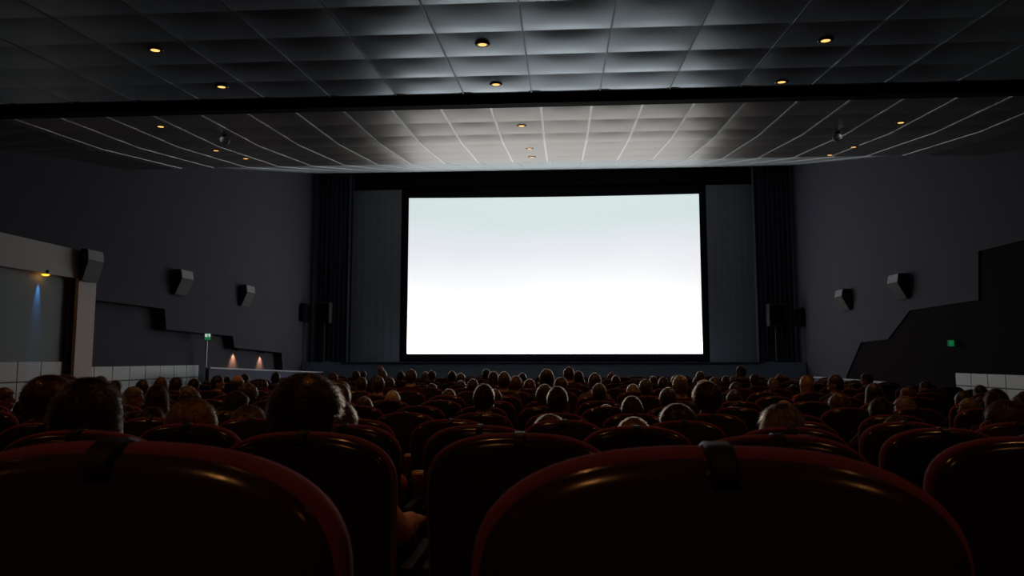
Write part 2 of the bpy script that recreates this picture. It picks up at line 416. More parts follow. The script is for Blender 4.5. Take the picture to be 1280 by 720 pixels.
# ------------------------------------------------------------------ exit signs
def exit_sign(label, px, py, X, sgn, wpx, hpx, lit):
    v = atX(px, py, X); t = thing('exit_sign', label, 'exit sign', (X, v.y, v.z), (0, 0, -math.pi / 2), 'exit signs')
    s = v.y / F; W, H = wpx * s * 1.05, hpx * s
    # the plate sticks out from the wall and faces the seats
    d = sgn * (W / 2 + .05)
    t.rotation_euler = (0, 0, 0)
    bm = new(); box(bm, (d - W / 2, -.03, -H / 2), (d + W / 2, .03, H / 2), .008); obj('housing', bm, M['speaker'], t)
    bm = new(); box(bm, (d - W / 2 + .01, -.036, -H / 2 + .01), (d + W / 2 - .01, -.028, H / 2 - .01)); obj('sign_face', bm, M['green' if lit else 'green_dim'], t)
    if lit:
        bm = new(); box(bm, (d - W * .42, -.040, -H * .02), (d - W * .02, -.034, H * .42))
        prism(bm, [(d + W * .06, -.041, H * .42), (d + W * .42, -.041, H * .42), (d + W * .42, -.041, H * .05), (d + W * .20, -.041, -H * .10), (d + W * .16, -.041, H * .1)], (0, .006, 0))
        obj('sign_pictogram', bm, M['pale'], t)
    else:
        bm = new(); prism(bm, [(d - W * .25, -.041, 0), (d + W * .02, -.041, H * .28), (d + W * .02, -.041, H * .09), (d + W * .28, -.041, H * .09), (d + W * .28, -.041, -H * .09), (d + W * .02, -.041, -H * .09), (d + W * .02, -.041, -H * .28)], (0, .004, 0))
        obj('sign_pictogram', bm, M['green'], t)
    bm = new(); box(bm, (0 if sgn > 0 else d, -.012, -.02), (d if sgn > 0 else 0, .012, .02)); obj('arm', bm, M['speaker'], t)
exit_sign('lit green and white exit sign on the left wall above the white upright', 254.5, 421, XL, 1, 8, 9, True)
exit_sign('small plain green exit sign on the black right wall', 1194.5, 429, XR + .045, -1, 7, 8, False)

# ------------------------------------------------------------------ ceiling lamps
def add_light(name, kind, loc, energy, col, parent=None, radius=.05, size=None, blend=.6, rot=(0, 0, 0)):
    l = bpy.data.lights.new(name, kind); l.energy = energy; l.color = col
    l.shadow_soft_size = radius
    if kind == 'SPOT': l.spot_size = size; l.spot_blend = blend
    o = bpy.data.objects.new(name, l); COL.objects.link(o); o.location = loc; o.rotation_euler = rot
    if parent: o.parent = parent
    return o
DL_E = 34
def downlight(label, loc, slope, energy=DL_E, group='recessed amber downlights', r=.075):
    t = thing('downlight', label, 'downlight', loc, (math.atan(slope), 0, 0), group)
    bm = new(); lathe(bm, [(r * .72, .02), (r * 1.15, .02), (r * 1.2, -.008), (r * 1.05, -.014), (r * .76, -.010)], 24); obj('ring', bm, M['ring'], t, True)
    bm = new(); lathe(bm, [(r * .70, -.002), (r * .70, -.010), (r * .5, -.014)], 20); obj('lens', bm, M['amber'], t, True)
    add_light('lamp', 'SPOT', (0, 0, -.06), energy, (1, .41, .12), t, r * .7, R(120), .9)
    return t
z1w, sl1 = 1.15 + 3.063, .0795
A2, B2 = (1.15 + 4.99 - .068 * 14.19, .068), (1.15 + 5.188 - .135 * 17.1, .135)
near = [((194, 62), 'amber downlight in the dark left part of the near quilted ceiling, farther from the beam'),
        ((277, 108), 'amber downlight in the dark left part of the near quilted ceiling, beside the beam'),
        ((603, 55), 'amber downlight in the lit middle of the near quilted ceiling, farther from the beam'),
        ((620, 105), 'pale downlight in the lit middle of the near quilted ceiling, beside the beam'),
        ((1032, 50), 'amber downlight in the dark right part of the near quilted ceiling, farther from the beam'),
        ((977, 102), 'amber downlight in the dark right part of the near quilted ceiling, beside the beam')]
cols = {}
for (px, py), lab in near:
    v = atZ(px, py, z1w - .02, sl1); downlight(lab, v, sl1)
    cols.setdefault(round(v.x / 3), []).append(v)
for c_, vs in cols.items():                       # lamp lines carried on out of view; rear ones added to light seat backs
    x = sum(v.x for v in vs) / len(vs); y = min(v.y for v in vs)
    for i in (2, 4):
        y2 = y - 2.43 * i
        downlight('unseen amber downlight in the near quilted ceiling, overhead of the nearest seats', (x, y2, s1(y2) - .02), sl1)
far = [((201, 158), 1, 'amber downlight in the far ceiling on the left, nearest the beam'),
       ((270, 188), 2, 'small amber downlight in the far ceiling on the left, below the pale dome'),
       ((307, 198), 2, 'small amber downlight in the far ceiling on the left, nearest the left wall speakers'),
       ((652, 157), 1, 'amber downlight in the lit middle of the far ceiling, nearest the beam'),
       ((662, 185.5), 2, 'faint downlight in the lit middle of the far ceiling, second from the beam'),
       ((665, 196), 2, 'small downlight in the lit middle of the far ceiling, nearest the screen'),
       ((1126, 153), 1, 'amber downlight in the far ceiling on the right, nearest the beam'),
       ((1067, 183.5), 2, 'small amber downlight in the far ceiling on the right, second from the beam'),
       ((1037, 193.5), 2, 'faint downlight in the far ceiling on the right, nearest the screen')]
for (px, py), s, lab in far:
    z, sl = A2 if s == 1 else B2
    v = atZ(px, py, z - .01, sl); downlight(lab, v, sl, DL_E * .9, r=.09)
for (px, py), lab in (((281, 174.5), 'pale dome fixture hanging under the far ceiling on the left'), ((1047, 171), 'pale dome fixture hanging under the far ceiling on the right')):
    v = atZ(px, py, A2[0] - .12, A2[1])
    t = thing('dome_fixture', lab, 'dome fixture', v, group='pale dome fixtures')
    bm = new(); ell(bm, (0, 0, -.02), (.11, .11, .10), 16); obj('dome', bm, M['dome'], t, True)
    bm = new(); lathe(bm, [(.05, .05), (.05, .14), (.10, .145), (.10, .165)], 16); obj('mount', bm, M['ring'], t)

# left wall lamps: amber lamp under the portal header with a blue beam, and two amber scallops above the ramp
v = atX(57, 342.5, XL + .20)
t = thing('portal_lamp', 'amber lamp under the white portal header with a blue beam below it', 'lamp', v)
bm = new(); lathe(bm, [(.05, .10), (.07, .10), (.085, .0), (.07, -.005)], 18); obj('housing', bm, M['ring'], t, True)
bm = new(); lathe(bm, [(.085, -.002), (.085, -.03), (.05, -.045)], 18); obj('lens', bm, M['amber_hot'], t, True)
bm = new(); box(bm, (-.14, -.02, .08), (.0, .02, .14)); obj('bracket', bm, M['ring'], t)
add_light('lamp', 'POINT', (0, 0, -.08), .4, (1, .42, .12), t, .03)
add_light('lamp', 'SPOT', (-.06, -.05, -.06), 85, (.08, .36, 1), t, .02, R(26), .95, (0, R(7), 0))
for px, lab in ((296, 'amber wall lamp casting a cone of light above the left ramp, nearer one'), (329, 'amber wall lamp casting a cone of light above the left ramp, nearer the stage')):
    v = atX(px, 438.5 + (px - 296) * .10, XL - .35 + .16)
    t = thing('wall_lamp', lab, 'lamp', v, group='amber lamps over the left ramp')
    bm = new(); lathe(bm, [(.03, .10), (.045, .10), (.05, .0), (.04, -.004)], 16); obj('housing', bm, M['ring'], t, True)
    bm = new(); lathe(bm, [(.038, -.001), (.038, .01)], 16); obj('lens', bm, M['amber'], t, True)
    bm = new(); box(bm, (-.16, -.02, .03), (-.03, .02, .08)); obj('bracket', bm, M['ring'], t)
    add_light('lamp', 'SPOT', (0, 0, -.02), 95, (1, .48, .24), t, .02, R(90), .9, (0, R(8), 0))

# ------------------------------------------------------------------ seats
def outline(a, b, n, zc, low, k=15):
    """half super-ellipse top, straight sides; list of (x, z) going round"""
    pts = []
    for i in range(k * 2 + 1):
        t = math.pi * i / (2 * k); c_, s_ = math.cos(t), math.sin(t)
        pts.append((a * math.copysign(abs(c_) ** (2 / n), c_), zc + b * abs(s_) ** (2 / n)))
    for i in range(1, 7): pts.append((-a + .012 * i / 6, zc + (low - zc) * i / 6))
    for i in range(1, 6): pts.append((-a + .012 + 2 * (a - .012) * i / 6, low))
    for i in range(6, 0, -1): pts.append((a - .012 * i / 6, zc + (low - zc) * i / 6))
    return pts
def lean(z): return .10 * (1.0 - z) * .9            # the back leans: its foot stands further forward
def shell_bm():
    bm = new(); base = outline(.250, .145, 2.6, .845, .30)
    cz = .68; rings = []
    for s, y in [(1.0, .078), (1.0, .064), (.993, .053), (.977, .045), (.94, .038), (.88, .0315), (.80, .0245), (.7, .0175), (.55, .0093), (.4, .0042), (.2, .0008), (.05, 0)]:
        rings.append([(x * s, y + lean(cz + (z - cz) * s), cz + (z - cz) * s) for x, z in base])
    loft(bm, rings[::-1]); return bm
def cush_bm():
    bm = new(); base = outline(.258, .15, 2.6, .848, .40); cz = .70; rings = []
    for s, y in [(.90, .062), (.975, .058), (1.0, .070), (1.004, .085), (.99, .105), (.95, .122), (.86, .134), (.6, .140), (.25, .141)]:
        rings.append([(x * s, y + lean(cz + (z - cz) * s), cz + (z - cz) * s) for x, z in base])
    loft(bm, rings); return bm
def pan_bm():
    bm = new(); rings = []
    def rr(hx, y0, y1, z, rad=.06, k=5):
        o_ = []
        for cx_, cy_, a0 in ((hx - rad, y1 - rad, 0), (-hx + rad, y1 - rad, 90), (-hx + rad, y0 + rad, 180), (hx - rad, y0 + rad, 270)):
            for i in range(k): a = R(a0 + 90 * i / (k - 1)); o_.append((cx_ + rad * math.cos(a), cy_ + rad * math.sin(a), z))
        return o_
    for ins, z in ((.04, .33), (.01, .34), (0, .36), (0, .41), (.008, .428), (.03, .437), (.08, .440)): rings.append(rr(.235 - ins, .215 + ins, .62 - ins, z))
    loft(bm, rings); return bm
def arm_bm(s):
    bm = new(); box(bm, (s * .268 - .02, .17, .575), (s * .268 + .02, .53, .612), .008); box(bm, (s * .268 - .014, .20, .0), (s * .268 + .014, .30, .58), .004)
    return bm
def tab_bm():
    bm = new()
    prof = [(.05, .980), (.037, .966), (.030, .969), (.034, .985), (.042, .9965), (.055, 1.0025), (.075, 1.0045), (.098, .999), (.102, .986), (.085, .990)]
    prism(bm, [(-.0145, y, z) for y, z in prof], (.029, 0, 0))
    bmesh.ops.bevel(bm, geom=[e for e in bm.edges], offset=.0025, segments=1, affect='EDGES')
    return bm
def ped_bm():
    bm = new(); box(bm, (-.20, .26, .295), (.20, .56, .335), .008); box(bm, (-.06, .34, .02), (.06, .44, .30), .008); box(bm, (-.16, .26, -.015), (.16, .52, .022), .006)
    return bm
proto = bpy.data.objects.new('cinema_chair', None); COL.objects.link(proto)
PARTS = [obj('back_shell', shell_bm(), M['shell'], proto, True), obj('back_cushion', cush_bm(), M['velvet'], proto, True), obj('seat_cushion', pan_bm(), M['velvet'], proto, True),
         obj('armrest', arm_bm(-1), M['arm'], proto), obj('armrest', arm_bm(1), M['arm'], proto), obj('number_tab', tab_bm(), M['tab'], proto), obj('pedestal', ped_bm(), M['arm'], proto)]
ORD = 'zeroth first second third fourth fifth sixth seventh eighth ninth tenth eleventh twelfth thirteenth fourteenth fifteenth sixteenth seventeenth eighteenth nineteenth twentieth twenty-first twenty-second twenty-third twenty-fourth twenty-fifth'.split()
ROWS = [.72, 1.96, 3.27, 4.52] + [4.52 + 1.27 * i for i in range(1, 14)]
fixed = {1: [-.49, .16], 2: [-1.37, -.717, -.115, .57, 1.215], 3: [-2.42, -1.73, -.99, -.37, .33, 1.0, 1.64], 4: [-3.27, -2.62, -1.96, -1.30, -.69, .01, .74, 1.41, 2.04, 2.68]}
anchor = {5: [-.94], 6: [-1.24], 7: [-1.5]}

# ------------------------------------------------------------------ audience: (centre px, top px, width px, hair, turn, row or None)
# hair: s short dark, k black short, r reddish short, g grey short, w white, b bald with fringe, l long dark, f fair bob, c curly dark, o long grey
HEADS = [
 (5, 484, 24, 'r', -60, None), (60, 468, 70, 'r', 0, 3), (82, 468, 36, 'g', -20, 4), (113, 476, 97, 'l', 0, 2), (126, 469.5, 18, 's', 0, None),
 (179, 474, 18, 's', 0, None), (172, 483, 19, 'g', -60, None), (202, 471, 18, 'r', 0, None), (197, 482, 23, 'l', 0, None), (221, 471, 20, 's', 0, None),
 (236, 482, 18, 'g', -30, None), (243, 473, 17, 'k', 0, None), (259, 475.5, 15, 's', 0, None), (272, 469, 14, 'k', -50, None), (284, 471, 12, 'l', -30, None),
 (297, 467.5, 15, 'b', 0, None), (307, 467, 11, 'k', -40, None), (261, 487, 28, 'c', 0, None), (296, 489, 30, 's', -20, None), (240, 499, 68, 'f', 0, 3),
 (312, 506, 46, 'g', 0, 4), (189, 511, 38, 'c', 0, 4), (344, 465, 12, 'k', 0, None), (329, 474, 12, 's', 0, None), (331, 480, 28, 'c', 0, None),
 (384, 466.5, 98, 's', 0, 2), (416, 466, 13, 's', -60, None), (421, 499, 52, 'r', 0, 3), (445, 463, 11, 's', 0, None), (454, 463.5, 9, 's', -40, None),
 (452, 471, 15, 'k', 0, None), (441, 477, 22, 'l', 0, None), (465, 480, 24, 's', 0, None), (476, 457, 8, 'b', 0, None), (478, 462, 12, 'g', 0, None),
 (473, 470, 15, 's', 0, None), (487, 471.5, 12, 's', 0, None), (489, 479.5, 22, 'g', 30, None), (501, 463.5, 10, 's', 0, None), (514, 461.5, 13, 's', 0, None),
 (532, 464.5, 10, 'g', 0, None), (540, 463, 10, 's', 0, None), (544, 479.5, 16, 'l', 0, None), (530, 488, 20, 'w', 0, None), (547, 496, 20, 's', 0, None),
 (561, 486.5, 21, 'l', 0, None), (565, 463.5, 11, 's', 0, None), (576, 466.5, 12, 'f', 0, None), (577, 475.5, 13, 's', 0, None), (591, 473.5, 14, 's', 0, None),
 (580, 484, 15, 'l', 0, None), (593, 486, 14, 's', 0, None), (608, 461, 11, 's', 0, None), (616, 464.5, 14, 'l', 0, None), (606, 480, 19, 's', 0, None),
 (601, 495.5, 27, 'f', 0, None), (638, 464.5, 15, 's', 0, None), (645, 469.5, 15, 'r', 0, None), (653, 466, 10, 's', 0, None), (671, 461, 19, 'k', 0, None),
 (683, 461, 10, 's', 0, None), (662, 473.5, 15, 'r', 0, None), (658, 480, 12, 's', 0, None), (678, 476, 15, 's', 0, None), (645, 480, 18, 's', 0, None),
 (665, 483, 20, 'k', 0, None), (682, 478, 16, 's', 0, None), (701, 471, 17, 's', 0, None), (711, 458.5, 14, 's', 0, None), (710, 464.5, 10, 's', 0, None),
 (723, 463.5, 13, 'k', 0, None), (725, 471.5, 15, 's', 0, None), (740, 466, 13, 's', 0, None), (745.5, 469.5, 12, 'k', 0, None), (745, 479, 17, 's', 0, None),
 (721, 484, 20, 's', 0, None), (755, 495, 25, 's', 0, None), (764, 464.5, 9, 'b', 0, None), (769.5, 469, 11, 's', 0, None), (791, 480, 16, 'g', 0, None),
 (807, 473.5, 17, 's', 0, None), (816.5, 470, 11, 'r', 0, None), (829, 471, 13, 's', 0, None), (844.5, 469, 11, 'g', 0, None), (857.5, 469, 17, 'g', 0, None),
 (838.5, 478.5, 37, 'c', 0, None), (847, 504, 46, 's', 0, 4), (792, 528, 36, 'f', 0, 3), (889, 506, 22, 'b', 0, None), (875, 464, 11, 'g', 0, None),
 (871, 471, 10, 's', 0, None), (880, 474.5, 21, 'w', 0, None), (893, 471, 14, 's', 0, None), (907, 469.5, 10, 'r', 0, None), (917, 470.5, 10, 'c', 0, None),
 (910, 487, 16, 'k', 0, None), (921, 477.5, 17, 's', 0, None), (926, 457.5, 11, 's', 60, None), (943, 467, 12, 's', 0, None), (965, 472, 13, 'g', 0, None),
 (975, 466, 12, 'b', 0, None), (1008, 469.5, 17, 'f', 0, None), (976, 498, 32, 'b', 0, None), (977, 508.5, 66, 'o', 0, 3), (1044, 468, 17, 's', 60, None),
 (1059, 480, 14, 'r', 30, None), (1057, 491, 29, 'r', 0, None), (1083, 466, 13, 's', 60, None), (1092, 479, 21, 'l', 0, None), (1100, 497, 20, 'k', 0, None),
 (1135, 483, 16, 'r', 50, None), (1128, 497, 25, 'o', 30, None), (1157, 476, 13, 's', 60, None), (1206, 489, 18, 'k', 0, None), (1226, 481, 15, 'k', 30, None),
 (1245, 486, 25, 's', 0, None), (1206, 497, 21, 'g', 60, None), (1228, 495, 30, 'k', 0, None), (1258, 501, 50, 'r', 0, 4), (1271, 493.5, 14, 'k', 0, None),
 (1279, 489, 15, 's', 30, None), (1121, 525, 34, 'g', 0, 4), (688, 518, 42, 'g', 0, 4), (683, 505, 20, 'g', 0, None), (145, 475, 17, 'k', 0, None), (992, 480, 13, 'k', 0, None),
]
rows = {k: [] for k in range(1, len(ROWS) + 1)}
for h in HEADS:
    px, top, wpx, hair, turn, row = h
    W = .195 if hair in 'lfco' else .178
    if row is None:
        Yw = W * F / wpx
        best = None
        for k in range(5, len(ROWS) + 1):
            Y = ROWS[k - 1] + .305; x = atY(px, top, Y).x
            if not -7.7 < x < 7.2: continue
            if floor_z(Y) + .98 > atY(px, top, Y).z or floor_z(Y) + 1.37 < atY(px, top, Y).z: pen = .4
            else: pen = 0
            gap = min([abs(x - q[0]) for q in rows[k]], default=9)
            sc = abs(math.log(Y / Yw)) + pen + (max(0, .60 - gap) * 3)
            if best is None or sc < best[0]: best = (sc, k)
        row = best[1]
    Y = ROWS[row - 1] + .305
    rows[row].append([atY(px, top, Y).x, h])

seats = {}
for k, ppl in rows.items():
    Y = ROWS[k - 1]
    if k in fixed:
        seats[k] = [[x, None] for x in fixed[k]]
        for p in ppl:
            s = min((q for q in seats[k] if q[1] is None), key=lambda q: abs(q[0] - p[0]))
            s[1] = p
        continue
    lo, hi = max(-7.6, -.84 * Y), min(7.1, .63 * Y)
    it = sorted([[p[0], p] for p in ppl] + [[a, None] for a in anchor.get(k, [])], key=lambda q: q[0])
    for _ in range(60):
        for a, b in zip(it, it[1:]):
            g = .605 - (b[0] - a[0])
            if g > 0: a[0] -= g / 2; b[0] += g / 2
    if not it: it = [[-.15 * Y, None]]
    full = []
    x = it[0][0] - .66
    while x > lo: full.append([x, None]); x -= .66
    for a, b in zip(it, it[1:]):
        full.append(a); g = b[0] - a[0]; n = int(g / .64)
        for i in range(1, n): full.append([a[0] + g * i / n, None])
    full.append(it[-1]); x = it[-1][0] + .66
    while x < hi: full.append([x, None]); x += .66
    seats[k] = sorted(full, key=lambda q: q[0])

count = 0
for k, row in seats.items():
    Y = ROWS[k - 1]; fz = floor_z(Y + .35)
    for n, (x, p) in enumerate(row, 1):
        if count == 0: root = proto
        else:
            root = proto.copy(); COL.objects.link(root)
            for ch in PARTS:
                c_ = ch.copy(); COL.objects.link(c_); c_.parent = root
        count += 1
        root.location = (x, Y, floor_z(Y)); root.rotation_euler = (0, 0, random.uniform(-.01, .01) if k > 1 else 0)
        st = 'occupied' if p else 'empty'
        tag(root, f'{st} red-edged black cinema chair, {ORD[n]} from the left in the {ORD[k]} row ahead', 'cinema chair', 'cinema chairs facing the screen')

# ------------------------------------------------------------------ people
SK = [mat('light skin', (.50, .30, .22), .55, var=.08, vscale=20), mat('brown skin', (.22, .11, .07), .55, var=.08, vscale=20)]
LIP = mat('lips', (.35, .12, .10), .4); IRIS = mat('eyes', (.10, .07, .05), .2)
def hairmat(name, col):
    m = mat(name, col, .42, spec=.6, sheen=.35, var=.35, vscale=45, bump=.5, sheen_tint=(.9, .75, .6))
    return m
HM = {'s': hairmat('dark brown hair', (.035, .020, .013)), 'k': hairmat('black hair', (.014, .010, .009)), 'r': hairmat('auburn hair', (.11, .04, .022)),
      'g': hairmat('grey hair', (.24, .20, .16)), 'w': hairmat('white hair', (.55, .50, .44)), 'b': hairmat('thin grey fringe', (.16, .11, .08)), 'l': hairmat('long brown hair', (.05, .028, .016)),
      'f': hairmat('fair hair', (.34, .20, .095)), 'c': hairmat('dark curls', (.045, .030, .020)), 'o': hairmat('long grey hair', (.27, .23, .19))}
def strandmat(name, col):
    """loose hairs: they scatter light forward, so a head in front of the screen gets a bright outline"""
    m = bpy.data.materials.new(name); m.use_nodes = True; nt = m.node_tree; nt.nodes.clear()
    out = nt.nodes.new('ShaderNodeOutputMaterial'); mx = nt.nodes.new('ShaderNodeMixShader')
    a = nt.nodes.new('ShaderNodeBsdfPrincipled'); a.inputs['Base Color'].default_value = (*col, 1); a.inputs['Roughness'].default_value = .4
    t = nt.nodes.new('ShaderNodeBsdfRefraction'); t.inputs['Color'].default_value = (*[g * (.70 + .30 * c) for g, c in zip((1, .84, .66), (min(1, q * 2 + .3) for q in col))], 1); t.inputs['IOR'].default_value = 1.12; t.inputs['Roughness'].default_value = .55
    mx.inputs[0].default_value = .82
    tl = nt.nodes.new('ShaderNodeBsdfTranslucent'); tl.inputs['Color'].default_value = t.inputs['Color'].default_value
    m2 = nt.nodes.new('ShaderNodeMixShader'); m2.inputs[0].default_value = .22
    nt.links.new(t.outputs[0], m2.inputs[1]); nt.links.new(tl.outputs[0], m2.inputs[2])
    nt.links.new(a.outputs[0], mx.inputs[1]); nt.links.new(m2.outputs[0], mx.inputs[2]); nt.links.new(mx.outputs[0], out.inputs[0])
    return m
SM = {k: strandmat(m.name + ' strands', tuple(m.node_tree.nodes['Principled BSDF'].inputs['Base Color'].default_value)[:3]) for k, m in HM.items()}
DESC = {'s': 'short dark hair', 'k': 'short black hair', 'r': 'short auburn hair', 'g': 'short grey hair', 'w': 'white hair', 'b': 'a bald crown', 'l': 'long brown hair', 'f': 'fair hair', 'c': 'dark curly hair', 'o': 'long grey hair'}
H0 = 1.22
TURN = {}
def body_bm(H, turn, ln, lap):
    dz = H - H0
    def lx(z): return ln * min(1, max(0, (z - .56) / .50))
    def zz(z): return z + dz * min(1, max(0, (z - .55) / .36))
    bm = new()
    rings = []
    for z, cy, rx, ry in [(.452, .315, .10, .07), (.475, .305, .155, .10), (.53, .29, .172, .118), (.62, .285, .158, .108), (.72, .275, .150, .100), (.82, .265, .165, .105), (.90, .262, .172, .098), (.955, .262, .135, .080), (.985, .262, .075, .062), (1.02, .268, .055, .056), (1.07, .275, .052, .056)]:
        rings.append([(lx(z) + rx * math.cos(2 * math.pi * i / 28), cy + ry * math.sin(2 * math.pi * i / 28), zz(z)) for i in range(28)])
    loft(bm, rings)
    hc = Vector((ln, .275, zz(1.108))); hv = []
    k0 = len(bm.verts)
    hv += ell(bm, hc, (.076, .094, .112), 24)
    hv += ell(bm, hc + Vector((0, .038, -.062)), (.054, .060, .052), 18)       # jaw
    hv += ell(bm, hc + Vector((0, .097, -.020)), (.013, .020, .026), 10)       # nose
    hv += ell(bm, hc + Vector((0, .082, .022)), (.052, .014, .012), 12)        # brow
    hv += ell(bm, hc + Vector((0, .093, -.064)), (.026, .010, .012), 10)       # mouth
    for s in (-1, 1):
        hv += ell(bm, hc + Vector((s * .080, -.004, -.016)), (.011, .020, .033), 12)    # ears
        hv += ell(bm, hc + Vector((s * .031, .080, .001)), (.014, .012, .010), 10)      # eyes
    Rz = Matrix.Rotation(R(turn), 3, 'Z')
    for v in hv: v.co = hc + Vector((0, 0, 0)) + Rz @ (v.co - hc)
    for s in (-1, 1):
        sh = Vector((s * .158 + lx(.895), .262, zz(.895)))
        el = Vector((s * .248, .290, .672)); wr = Vector((s * .250, .500, .656))
        if lap and s > 0: el, wr = Vector((.232, .300, .690)), Vector((.125, .500, .655))
        capsule(bm, sh, el, .054, .043, 14); capsule(bm, el, wr, .042, .029, 14)
        ell(bm, wr + Vector((0, .052, -.004)), (.041, .052, .018), 14)
        for i, fl in enumerate((.062, .074, .070, .054)):
            a = wr + Vector((s * (-.031 + .0205 * i) * -1, .090, -.006)); b = a + Vector((0, fl * .52, -.010)); c_ = b + Vector((0, fl * .30, -fl * .42))
            capsule(bm, a, b, .0098, .0092, 8); capsule(bm, b, c_, .0092, .0082, 8)
        a = wr + Vector((-s * .030, .030, -.004)); b = a + Vector((-s * .026, .034, -.006)); c_ = b + Vector((-s * .004, .030, -.008))
        capsule(bm, a, b, .0125, .0108, 8); capsule(bm, b, c_, .0105, .009, 8)
        hip, kn, an = Vector((s * .088, .33, .538)), Vector((s * .125, .715, .535)), Vector((s * .13, .735, .105))
        capsule(bm, hip, kn, .086, .060, 16); capsule(bm, kn, an + (kn - an) * .55, .058, .056, 14); capsule(bm, an + (kn - an) * .6, an, .055, .040, 14)
        ell(bm, an + Vector((0, .075, -.065)), (.042, .125, .034), 16); ell(bm, an + Vector((0, -.005, -.05)), (.036, .045, .045), 12)
    return bm, hc
VOX = .0085
bodies = {}
def cut(bm, co_, no, keep_positive):
    bmesh.ops.bisect_plane(bm, geom=bm.verts[:] + bm.edges[:] + bm.faces[:], plane_co=co_, plane_no=no, clear_outer=not keep_positive, clear_inner=keep_positive)
def body(H, turn, ln=0, lap=False):
    key = (H, turn, ln, lap)
    if key in bodies: return bodies[key]
    bm, hc = body_bm(H, turn, ln, lap)
    bmesh.ops.recalc_face_normals(bm, faces=bm.faces[:])
    me = bpy.data.meshes.new('tmp'); bm.to_mesh(me); bm.free()
    o = bpy.data.objects.new('tmp', me); COL.objects.link(o)
    m = o.modifiers.new('v', 'REMESH'); m.mode = 'VOXEL'; m.voxel_size = VOX; m.use_smooth_shade = True
    m = o.modifiers.new('s', 'SMOOTH'); m.factor = .5; m.iterations = 3
    dg = bpy.context.evaluated_depsgraph_get(); dg.update()
    res = bpy.data.meshes.new_from_object(o.evaluated_get(dg)); res.name = 'person'
    bpy.data.objects.remove(o)
    Rz = Matrix.Rotation(R(-turn), 3, 'Z')
    res.materials.clear(); res.materials.append(SK[0]); res.materials.append(LIP); res.materials.append(IRIS)
    for p in res.polygons:
        p.use_smooth = True
        if p.center.z > hc.z - .1:
            q = Rz @ (p.center - hc)
            if q.y > .06:
                if abs(q.x) < .021 and -.071 < q.z < -.056: p.material_index = 1
                elif .022 < abs(q.x) < .041 and abs(q.z - .001) < .0065: p.material_index = 2
    neck = hc.z - .118
    def garment(name, off, cuts):
        b = new(); b.from_mesh(res)
        for f in b.faces: f.material_index = 0
        for c_ in cuts: cut(b, *c_)
        b.normal_update()
        for v in b.verts: v.co += v.normal * off
        me = bpy.data.meshes.new(name); b.to_mesh(me); b.free()
        for p in me.polygons: p.use_smooth = True
        return me
    top = garment('top', .007, [((hc.x, .26, neck), (0, -.35, 1), False), ((0, 0, .605), (0, 0, 1), True), ((0, .49, 0), (0, 1, 0), False)])
    tr = garment('trousers', .005, [((0, 0, .625), (0, 0, 1), False), ((0, 0, .095), (0, 0, 1), True)])
    # hands hang below the waist line: drop whatever belongs to them
    b = new(); b.from_mesh(tr)
    kill = [f for f in b.faces if abs(f.calc_center_median().x) > .205 and f.calc_center_median().z > .55]
    bmesh.ops.delete(b, geom=kill, context='FACES'); b.to_mesh(tr); b.free()
    so = garment('shoes', .008, [((0, 0, .105), (0, 0, 1), False)])
    bodies[key] = (res, hc, top, tr, so)
    return bodies[key]

